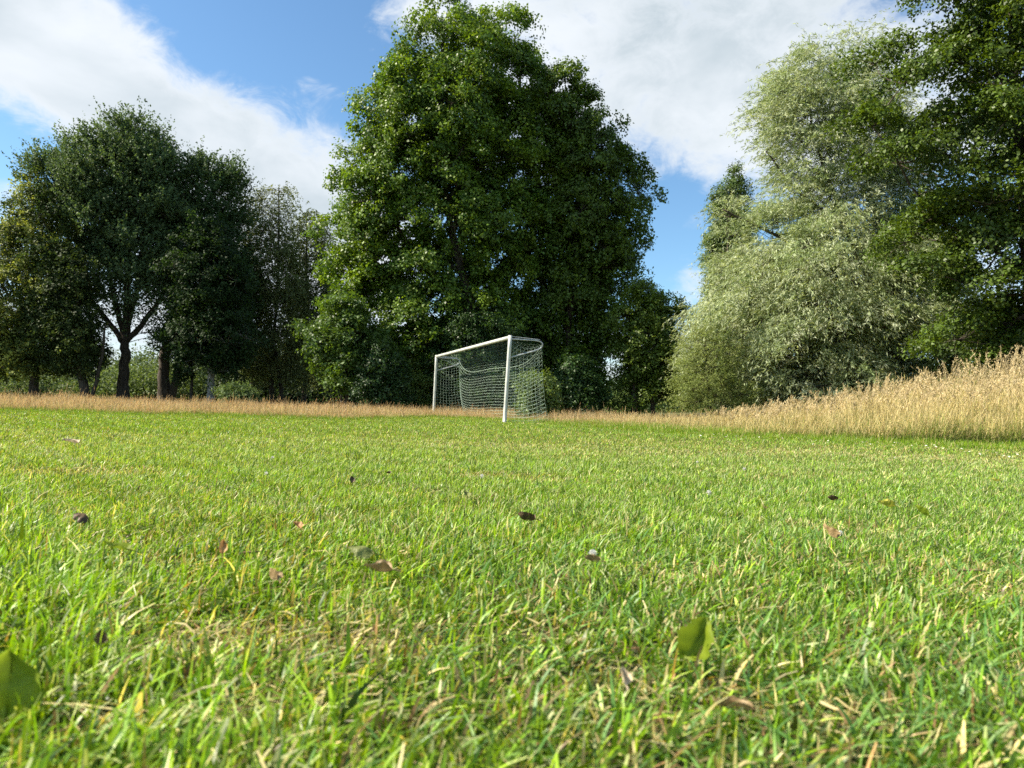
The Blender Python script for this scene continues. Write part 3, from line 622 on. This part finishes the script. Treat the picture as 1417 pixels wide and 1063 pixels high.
# --- bushes
def bush(name, label, Y, rows, base, n_b, rb, leaf, cols, n_l=80, mode='clump', spread=.24, asp=.7, mat=None, **k):
    cx, by = base; top = rows[0][0]
    return make_tree(name, label, 'bush', Y, rows, [([(cx, by), (cx, (by + top) / 2), (cx + 3, top + 15)], .035, .012), ([(cx + 2, by), (cx + 14, (by + top) / 2)], .03, .012)], n_b=n_b, rb=rb, n_c=8, n_l=n_l, leaf=leaf, asp=asp, cols=cols, mode=mode, spread=spread, mat=mat, limb_r=.006, **k)
bush('hazel_bush', 'sunlit broad-leaved bush left of the goal below the tall alder', 33, [(505, 548, 575), (520, 528, 600), (545, 524, 612), (570, 530, 612)], (568, 582), 34, .42, .085, ((.11, .17, .035), (.09, .14, .03)))
bush('hazel_bush', 'leafy branch-like bush seen through the net beside the near goalpost', 23.5, [(520, 725, 755), (535, 712, 768), (555, 712, 772), (575, 720, 765)], (742, 588), 16, .30, .085, ((.13, .19, .05), (.10, .15, .04)), n_l=50)
bush('round_bush', 'small rounded grey-green bush between the trunks behind the dry grass', 34, [(535, 316, 338), (545, 306, 350), (560, 304, 354)], (328, 566), 22, .4, .09, ((.11, .16, .06),), mat=M_MATTE)
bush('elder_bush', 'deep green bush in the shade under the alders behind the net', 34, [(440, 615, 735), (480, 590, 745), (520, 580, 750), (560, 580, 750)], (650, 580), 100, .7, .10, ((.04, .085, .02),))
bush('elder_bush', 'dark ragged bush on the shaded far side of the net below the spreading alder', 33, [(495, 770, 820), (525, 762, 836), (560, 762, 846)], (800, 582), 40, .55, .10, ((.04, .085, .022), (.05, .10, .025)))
bush('willow_shrub', 'light green distant shrub glimpsed under the gap between alders and lone tree', 48, [(543, 838, 862), (552, 828, 885), (568, 825, 890)], (858, 580), 26, .55, .13, ((.17, .24, .08), (.14, .20, .06)), mat=M_MATTE)
bush('bramble_bush', 'dusky bush filling the ground between the bright maple and the tall alder', 31, [(495, 500, 560), (525, 490, 570), (560, 490, 575)], (528, 578), 34, .6, .10, ((.035, .075, .02),))

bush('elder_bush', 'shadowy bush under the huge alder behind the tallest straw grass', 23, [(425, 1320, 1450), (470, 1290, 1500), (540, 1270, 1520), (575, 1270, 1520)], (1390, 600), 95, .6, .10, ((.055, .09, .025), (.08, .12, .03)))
bush('elder_bush', 'added dark bush standing in for the shaded hollows of the broad low willow', 28, [(440, 1050, 1240), (480, 1010, 1280), (530, 1000, 1290), (570, 1000, 1290)], (1150, 590), 75, .7, .10, ((.045, .075, .02), (.06, .095, .025)))  # added bush, its dark colour stands in for shadow inside the willow
# --- far-off wood behind the trunks
def woods():
    parts = []
    for (x0, x1, Y, top, n, cs) in [(-160, 620, 70, 500, 620, [(.09, .13, .05), (.11, .145, .055), (.07, .10, .04)]), (-160, 420, 58, 522, 420, [(.12, .165, .055), (.10, .14, .05)]), (560, 980, 75, 520, 300, [(.06, .10, .04), (.10, .14, .06)]),
                                    (900, 1700, 55, 520, 420, [(.08, .12, .05), (.05, .09, .03)]), (300, 560, 56, 470, 200, [(.035, .06, .028)])]:
        px = rng.uniform(x0, x1, n); yy = Y + rng.uniform(-4, 4, n)
        tp = top + 22 * lump(px, px * 0, .02, Y) + 10 * np.sin(px * .11 + Y)
        py = tp + (572 - tp) * rng.random(n) ** .9
        c = np.array([P(a, b, q) for a, b, q in zip(px, py, yy)]); k = 240
        cc = np.repeat(c, k, 0) + rng.normal(0, 1, (n * k, 3)) * [.95, .95, .6]
        cc[:, 2] = np.maximum(cc[:, 2], H(cc[:, 0], cc[:, 1]) + .05)
        col = np.repeat(np.array(cs)[rng.integers(0, len(cs), n)], k, 0) * rng.uniform(.7, 1.3, (n * k, 1))
        L = rng.uniform(.14, .26, n * k)
        parts.append(leaf_quads(cc, rand_dir(n * k), nrm(rng.normal(0, .6, (n * k, 3)) + [0, -.1, .6]), L, L * .7, col))
    v, f, c = merge(parts)
    f2 = f
    tag(mesh_np('woods', v, f2, M_MATTE, fcol=c), 'far-off scrubby wood seen between the trunks', 'wood', kind='stuff')
woods()

# ------------------------------------------------------------------ goal
def goal():
    nb, ntp = P(698, 587, 20.3), P(706, 467, 20.3); fb, ftp = P(600, 577, 29.2), P(604, 493.5, 29.2)
    nb[2] = H(nb[0], nb[1]) - .05; fb[2] = H(fb[0], fb[1]) - .05
    O = np.array([(nb[0] + fb[0]) / 2, (nb[1] + fb[1]) / 2, 0.0])
    g = empty('football_goal', O, 'weathered white football goal with a sagging pale green net, set in dry grass', 'goal')
    along = nrm((ftp - ntp) * [1, 1, 0]); back = np.array([-along[1], along[0], 0]); back = back if back[0] > 0 else -back
    for b, t in ((nb, ntp), (fb, ftp)):
        T = Tubes(); T.add(np.linspace(b, t + nrm(t - b) * .055, 8) - O,   .053, 16); T.build('goalpost', M_METAL, g)
    T = Tubes(); T.add(np.linspace(ntp + along * .02, ftp - along * .02, 24) - O + [0, 0, 0],   .053, 16); T.build('crossbar', M_METAL, g)
    tips = []
    for b, t, s in ((nb, ntp, 1), (fb, ftp, -1)):
        tip = t + back * .94 + [0, 0, -.12]; tips.append(tip)
        corner = tip + [0, 0, .02]; low = b + (t - b) * .77
        path = np.concatenate([np.linspace(t + back * .05 + [0, 0, -.04], t + back * .74 + [0, 0, -.045], 6), bez(t + back * .74 + [0, 0, -.045], t + back * 1.0 + [0, 0, -.06], t + back * .96 + [0, 0, -.20], 7)[1:],
                               bez(t + back * .96 + [0, 0, -.20], t + back * .90 + [0, 0, -.28], t + back * .72 + [0, 0, -.34], 4)[1:], np.linspace(t + back * .72 + [0, 0, -.34], low + back * .05, 6)[1:]])
        T = Tubes(); T.add(path - O, .019, 8); T.add(np.linspace(t + back * .04 + [0, 0, .03], t + back * .88 + [0, 0, -.02], 5) - O, .009, 6); T.build('net_bracket', M_GALV, g)
    # net
    T = Tubes(); cr_ = .0031
    A, B_ = tips[0] + [0, 0, -.04], tips[1] + [0, 0, -.04]
    ns = int(np.linalg.norm(B_ - A) / .13); nr = 20
    S = np.linspace(0, 1, ns + 1); Tt = np.linspace(0, 1, nr + 1)
    SS, TT = np.meshgrid(S, Tt)
    prof = (1 - np.abs(2 * SS - 1) ** 5)
    sag = .50 * prof * (1 - .55 * TT) + .10 * np.sin(SS * 9 + TT * 2) * prof * .3
    top = A[None, None] * (1 - SS[..., None]) + B_[None, None] * SS[..., None]
    zt = top[..., 2]; zb = 0.02; Z = zt * (1 - TT) + zb * TT - sag; Z = np.maximum(Z, .03 + .01 * np.sin(SS * 40))
    bow = -.28 * prof * np.sin(TT * math.pi * .9) + .25 * TT ** 2
    G = top + back[None, None] * bow[..., None]; G[..., 2] = Z
    G += rng.normal(0, .002, G.shape)
    for r in range(nr + 1): T.add(G[r] - O, cr_ * (2.0 if r == 0 else 1.0), 4, cap=False)
    for c in range(0, ns + 1): T.add(G[:, c] - O, cr_ * .32, 4, cap=False)
    # roof net between crossbar and the sagging head line
    for k in range(ns + 1):
        s = k / ns; a = ntp + (ftp - ntp) * s + [0, 0, -.05]; b = G[0, k]
        m_ = (a + b) / 2 - [0, 0, .10]; T.add(bez(a, m_, b, 6) - O, cr_ * .4, 4, cap=False)
    for j in range(1, 8):
        q = j / 8; a = np.array([ (ntp + (ftp - ntp) * s + [0, 0, -.05]) * (1 - q) + G[0, k] * q - [0, 0, .2 * q * (1 - q)] for k, s in enumerate(S)]); T.add(a - O, cr_ * .4, 4, cap=False)
    # side nets
    for (b, t, col) in ((nb, ntp, 0), (fb, ftp, ns)):
        ncol = 9
        grid = []
        for j in range(ncol + 1):
            q = j / ncol
            post = b[None] + (t - b)[None] * (1 - Tt)[:, None] * .97; e = G[:, col]
            line = post * (1 - q) + e * q; line[:, 2] -= .16 * math.sin(q * math.pi) * (1 - Tt * .8); line[:, 2] = np.maximum(line[:, 2], .03); grid.append(line)
        grid = np.array(grid) + rng.normal(0, .003, (ncol + 1, nr + 1, 3))
        for j in range(ncol + 1): T.add(grid[j] - O, cr_ * .7, 4, cap=False)
        for r in range(nr + 1): T.add(grid[:, r] - O, cr_ * .8, 4, cap=False)
    T.build('net', M_NET, g)
goal()

# ------------------------------------------------------------------ fallen leaves, twigs, clover
def solid_leaf_mat(name, c1, c2, trans=.3, rough=.5):
    mt = noise_mat(name, c1, c2, 60, rough, 5, .3); t = mt.node_tree
    p = [n for n in t.nodes if n.type == 'BSDF_PRINCIPLED'][0]; o = [n for n in t.nodes if n.type == 'OUTPUT_MATERIAL'][0]; r = [n for n in t.nodes if n.type == 'VALTORGB'][0]
    tr = t.nodes.new('ShaderNodeBsdfTranslucent'); t.links.new(r.outputs[0], tr.inputs['Color']); ms = t.nodes.new('ShaderNodeMixShader'); ms.inputs[0].default_value = trans
    t.links.new(p.outputs[0], ms.inputs[1]); t.links.new(tr.outputs[0], ms.inputs[2]); t.links.new(ms.outputs[0], o.inputs[0]); return mt
LM = {'green': solid_leaf_mat('fresh_leaf', (.17, .24, .015), (.23, .30, .02), .5), 'olive': solid_leaf_mat('olive_leaf', (.16, .19, .05), (.24, .26, .09), .3),
      'brown': solid_leaf_mat('brown_leaf', (.22, .14, .06), (.36, .26, .13), .2), 'dark': solid_leaf_mat('dark_leaf', (.05, .034, .02), (.14, .09, .045), .15),
      'orange': solid_leaf_mat('orange_leaf', (.42, .20, .07), (.50, .30, .12), .3), 'tan': solid_leaf_mat('tan_leaf', (.46, .36, .24), (.60, .48, .34), .25), 'yellow': solid_leaf_mat('yellow_leaf', (.42, .42, .05), (.52, .48, .10), .3)}
M_PETAL = noise_mat('white_petal', (.70, .68, .62), (.80, .79, .75), 30, .6); M_EYE = noise_mat('yellow_eye', (.55, .38, .03), (.65, .48, .05), 30, .7)
def leaf_mesh(name, L, Wd, mat, curl=.5, roll=.3, wav=.08):
    ratio_seed = rng.uniform(0, 6)
    nu, nv = 17, 9; V = []
    for i in range(nu):
        t = i / (nu - 1); w = math.sin(math.pi * min(1, t ** .75)) ** .75 * Wd / 2 * (1 + .05 * (-1) ** i) + .0008
        for j in range(nv):
            s = (j / (nv - 1)) * 2 - 1
            z = curl * L * (t - .5) ** 2 + abs(s) ** 1.5 * w * roll * 1.6 + wav * L * .3 * math.sin(t * 11 + s * 2) * abs(s)
            w2 = w * (1 + .12 * math.sin(t * 17 + 3 * curl + (s > 0) * 2)); V.append((s * w2 + .05 * L * math.sin(t * 4), (t - .5) * L, z + .04 * L * math.sin(t * 7 + s * 3 + ratio_seed)))
    Fq = [(i * nv + j, i * nv + j + 1, (i + 1) * nv + j + 1, (i + 1) * nv + j) for i in range(nu - 1) for j in range(nv - 1)]
    V = np.array(V); n0 = len(V)
    T = Tubes(); T.add([(0, -.5 * L, curl * L * .25), (.05 * L, -.65 * L, curl * L * .3), (.06 * L, -.8 * L, curl * L * .22)], .0009, 5); tv, tf = np.concatenate(T.v), np.concatenate(T.f)
    T2 = Tubes(); T2.add([(0, (t - .5) * L, curl * L * (t - .5) ** 2 - .0004) for t in np.linspace(0, .95, 9)], .0006, 4); t2v, t2f = np.concatenate(T2.v), np.concatenate(T2.f)
    return mesh_np(name, np.concatenate([V, tv, t2v]), np.concatenate([np.array(Fq), tf + n0, t2f + n0 + len(tv)]), mat, smooth=True)
def fallen(px, py, wpx, mk, label, tilt=20, yaw=0, roll_=0, ratio=.75, lift=.02, curl=.5, up=.3, name='fallen_leaf'):
    q = ground_pt(px, py, lift); lift += .004 + .012 * float(1 - sstep(1.0, 2.6, q[1])); q = ground_pt(px, py, lift); L = wpx / FP * q[1] * (.74 if mk == 'dark' else .90)
    o = leaf_mesh(name, L, L * ratio, LM[mk], curl, up); o.location = q; o.rotation_euler = (R(tilt), R(roll_), R(yaw))
    return tag(o, label, 'leaf', 'fallen leaves on the lawn')
fallen(14, 945, 100, 'green', 'large fresh green leaf standing upright at the corner of the lawn', 84, 8, 0, .9, .028, .15, .15)
fallen(966, 884, 72, 'green', 'folded green leaf standing on edge, largest upright leaf away from the corner', 66, -35, 25, .7, .028, .2, .7)
fallen(500, 757, 42, 'olive', 'olive leaf lying like a curled roof just above the brown boat-shaped leaf', 12, 80, -14, .6, .036, -.5, -.5)
fallen(523, 790, 44, 'brown', 'brown boat-shaped leaf just below the olive curled leaf', 8, 85, 0, .4, .03, .5, .9)
fallen(375, 799, 28, 'brown', 'small twisted brown leaf near the straw patch', 30, 60, 30, .6, .034, .9, .9)
fallen(309, 757, 22, 'orange', 'small orange leaf poking upright between blades', 65, 10, 0, .5, .03, .3, .5)
fallen(411, 728, 20, 'orange', 'pinkish orange leaf scrap lying above the olive leaf', 25, 50, 0, .6, .03, .5, .5)
fallen(115, 711, 36, 'dark', 'dark brown leaf arched over the grass far above the corner leaf', 20, 75, 10, .8, .034, -.9, -.5)
fallen(162, 757, 42, 'green', 'flat green leaf sunk in the blades below the dark arched leaf', 15, 85, 0, .6, .026, .2, .2)
fallen(140, 882, 28, 'dark', 'blackish upright leaf scrap near the corner leaf', 70, 20, 0, .7, .03, .4, .4)
fallen(727, 720, 34, 'dark', 'crumpled dark brown leaf in front of the goal', 15, 80, 10, .6, .03, .9, .9)
fallen(487, 664, 14, 'dark', 'tiny dark leaf standing up beneath the far end of the crossbar', 60, 20, 0, .7, .03, .3, .3)
fallen(1275, 709, 26, 'green', 'rounded green leaf tilted to the sun near the dry meadow grass side', 40, 60, 20, .8, .036, .4, .4)
fallen(1146, 738, 30, 'brown', 'rust brown folded leaf next to a white petal scrap', 35, 40, 20, .5, .034, .6, .9)
fallen(1152, 692, 20, 'dark', 'dark crumb of leaf above the rust brown folded leaf', 10, 80, 0, .6, .03, .8, .8)
fallen(1226, 700, 24, 'yellow', 'yellow and brown leaf beside the rounded green leaf', 15, 70, 0, .6, .03, .6, .8)
fallen(1377, 665, 16, 'yellow', 'small yellow leaf flat on the distant turf below the tall straw grass', 10, 80, 0, .7, .03, .3, .3)
fallen(862, 937, 30, 'tan', 'pale tan leaf scrap left of the folded green leaf', 40, 20, 20, .5, .024, .5, .6)
fallen(1015, 980, 56, 'brown', 'blurred long brown leaf lying low near the front of the lawn', 5, 78, 0, .3, .014, .3, .9)
fallen(98, 612, 26, 'tan', 'pale scrap of leaf far out on the turf towards the poplar', 10, 85, 0, .6, .03, .3, .4)
fallen(820, 776, 26, 'brown', 'reddish brown leaf scrap below the white blossom', 10, 80, 10, .5, .026, .4, .8)
fallen(537, 655, 12, 'dark', 'speck of dark leaf right of the tiny standing leaf', 10, 80, 0, .7, .03, .5, .5)
fallen(645, 685, 16, 'olive', 'small olive leaf scrap above the crumpled dark leaf', 30, 30, 0, .6, .03, .5, .5)
def twig(px, py, wpx, label, yaw=0, lift=.022):
    q = ground_pt(px, py, lift); L = wpx / FP * q[1]; T = Tubes()
    pts = np.array([(-.5 * L, 0, 0), (-.2 * L, .03 * L, .012 * L), (.1 * L, -.02 * L, .02 * L), (.5 * L, .05 * L, 0)]); T.add(pts, [.0022, .0026, .0024, .0012], 7, bump=.15)
    T.add([pts[2], pts[2] + [.12 * L, .08 * L, .05 * L]], [.0014, .0008], 5)
    o = T.build('fallen_twig', LM['brown'], None); o.location = q; o.rotation_euler = (0, 0, R(yaw)); tag(o, label, 'twig')
twig(1345, 790, 46, 'brown twig lying across the worn straw patch', 5)
twig(345, 765, 30, 'short dark twig lying beside the orange upright leaf', 40)
# white blossoms / clover heads
def clover(name='clover_flower'):
    V, Fq = [], []; n = 46
    for k in range(n):
        ph = math.acos(1 - 1.55 * (k + .5) / n); th = k * 2.39996
        d = np.array([math.sin(ph) * math.cos(th), math.sin(ph) * math.sin(th), math.cos(ph)]); s = nrm(np.cross(d, [0.1, .2, 1.0])); u = np.cross(s, d); b = len(V)
        V += [d * .003 - s * .0009, d * .003 + s * .0009, d * .0085 + s * .0016 + u * .001, d * .0085 - s * .0016 + u * .001]; Fq.append((b, b + 1, b + 2, b + 3))
    T = Tubes(); T.add([(0, 0, 0), (.001, 0, -.012), (0, .001, -.03)], .0007, 5); tv, tf = np.concatenate(T.v), np.concatenate(T.f)
    n0 = len(V); return mesh_np(name, np.concatenate([np.array(V), tv]), np.concatenate([np.array(Fq), tf + n0]), None, mats=[M_PETAL, LM['green']], midx=[0] * len(Fq) + [1] * len(tf))
spots = [(820, 768, 1.3, 'white clover blossom standing right above the reddish leaf scrap'), (981, 683, 1.6, 'tall white blossom alone right of the crumpled dark leaf'), (1163, 739, 1.0, 'white clover head beside the rust brown leaf'),
         (1030, 650, 1.7, 'white clover head far out, above the tall white blossom'), (667, 660, 1.6, 'white clover head out on the turf in front of the near goalpost'), (377, 634, 1.6, 'white clover head far out towards the small bright maple'),
         (368, 656, 1.3, 'cream clover head below another on the distant turf towards the maple'), (965, 640, 1.5, 'small white clover head far out towards the lone dark tree'), (1238, 634, 1.3, 'single white clover head before the meadow fringe below the broad willow')]
cp = clover()
for i, (px, py, s, lb) in enumerate(spots):
    o = cp if i == 0 else cp.copy()
    if i: COL.objects.link(o)
    q = ground_pt(px, py, .034); o.location = q; s *= .95; o.scale = (s, s, s); tag(o, lb, 'flower', 'white clover heads on the lawn')
def daisy():
    V, Fq, mi = [], [], []
    for k in range(11):
        th = k * 2 * math.pi / 11; d = np.array([math.cos(th), math.sin(th), .12]); s = np.array([-math.sin(th), math.cos(th), 0]); b = len(V)
        V += [d * .003 - s * .001, d * .003 + s * .001, d * .012 + s * .0022, d * .012 - s * .0022]; Fq.append((b, b + 1, b + 2, b + 3)); mi.append(0)
    T = Tubes(); T.add([(0, 0, -.0005), (0, 0, .0022)], [.0042, .003], 8); T.add([(0, 0, 0), (.001, 0, -.04), (0, 0, -.08)], .0008, 4)
    tv, tf = np.concatenate(T.v), np.concatenate(T.f); n0 = len(V)
    return mesh_np('daisy', np.concatenate([np.array(V), tv]), np.concatenate([np.array(Fq), tf + n0]), None, mats=[M_PETAL, M_EYE], midx=mi + [1] * len(tf))
dp = daisy(); first = True
for k in range(130):
    px = rng.uniform(960, 1417); c = np.interp(px, [960, 1100, 1200, 1300, 1417], [603, 607, 614, 620, 632]) + rng.normal(0, 3.2) - 1
    q = ground_pt(px, c, .05)
    o = dp if first else dp.copy()
    if not first: COL.objects.link(o)
    first = False; o.location = q; s = rng.uniform(.8, 1.35); o.scale = (s, s, s); o.rotation_euler = (rng.normal(.1, .3), rng.normal(-.3, .3), rng.uniform(0, 6))
    tag(o, 'tiny white daisy in the green strip below the tall dry grass', 'flower', 'daisies along the meadow edge')
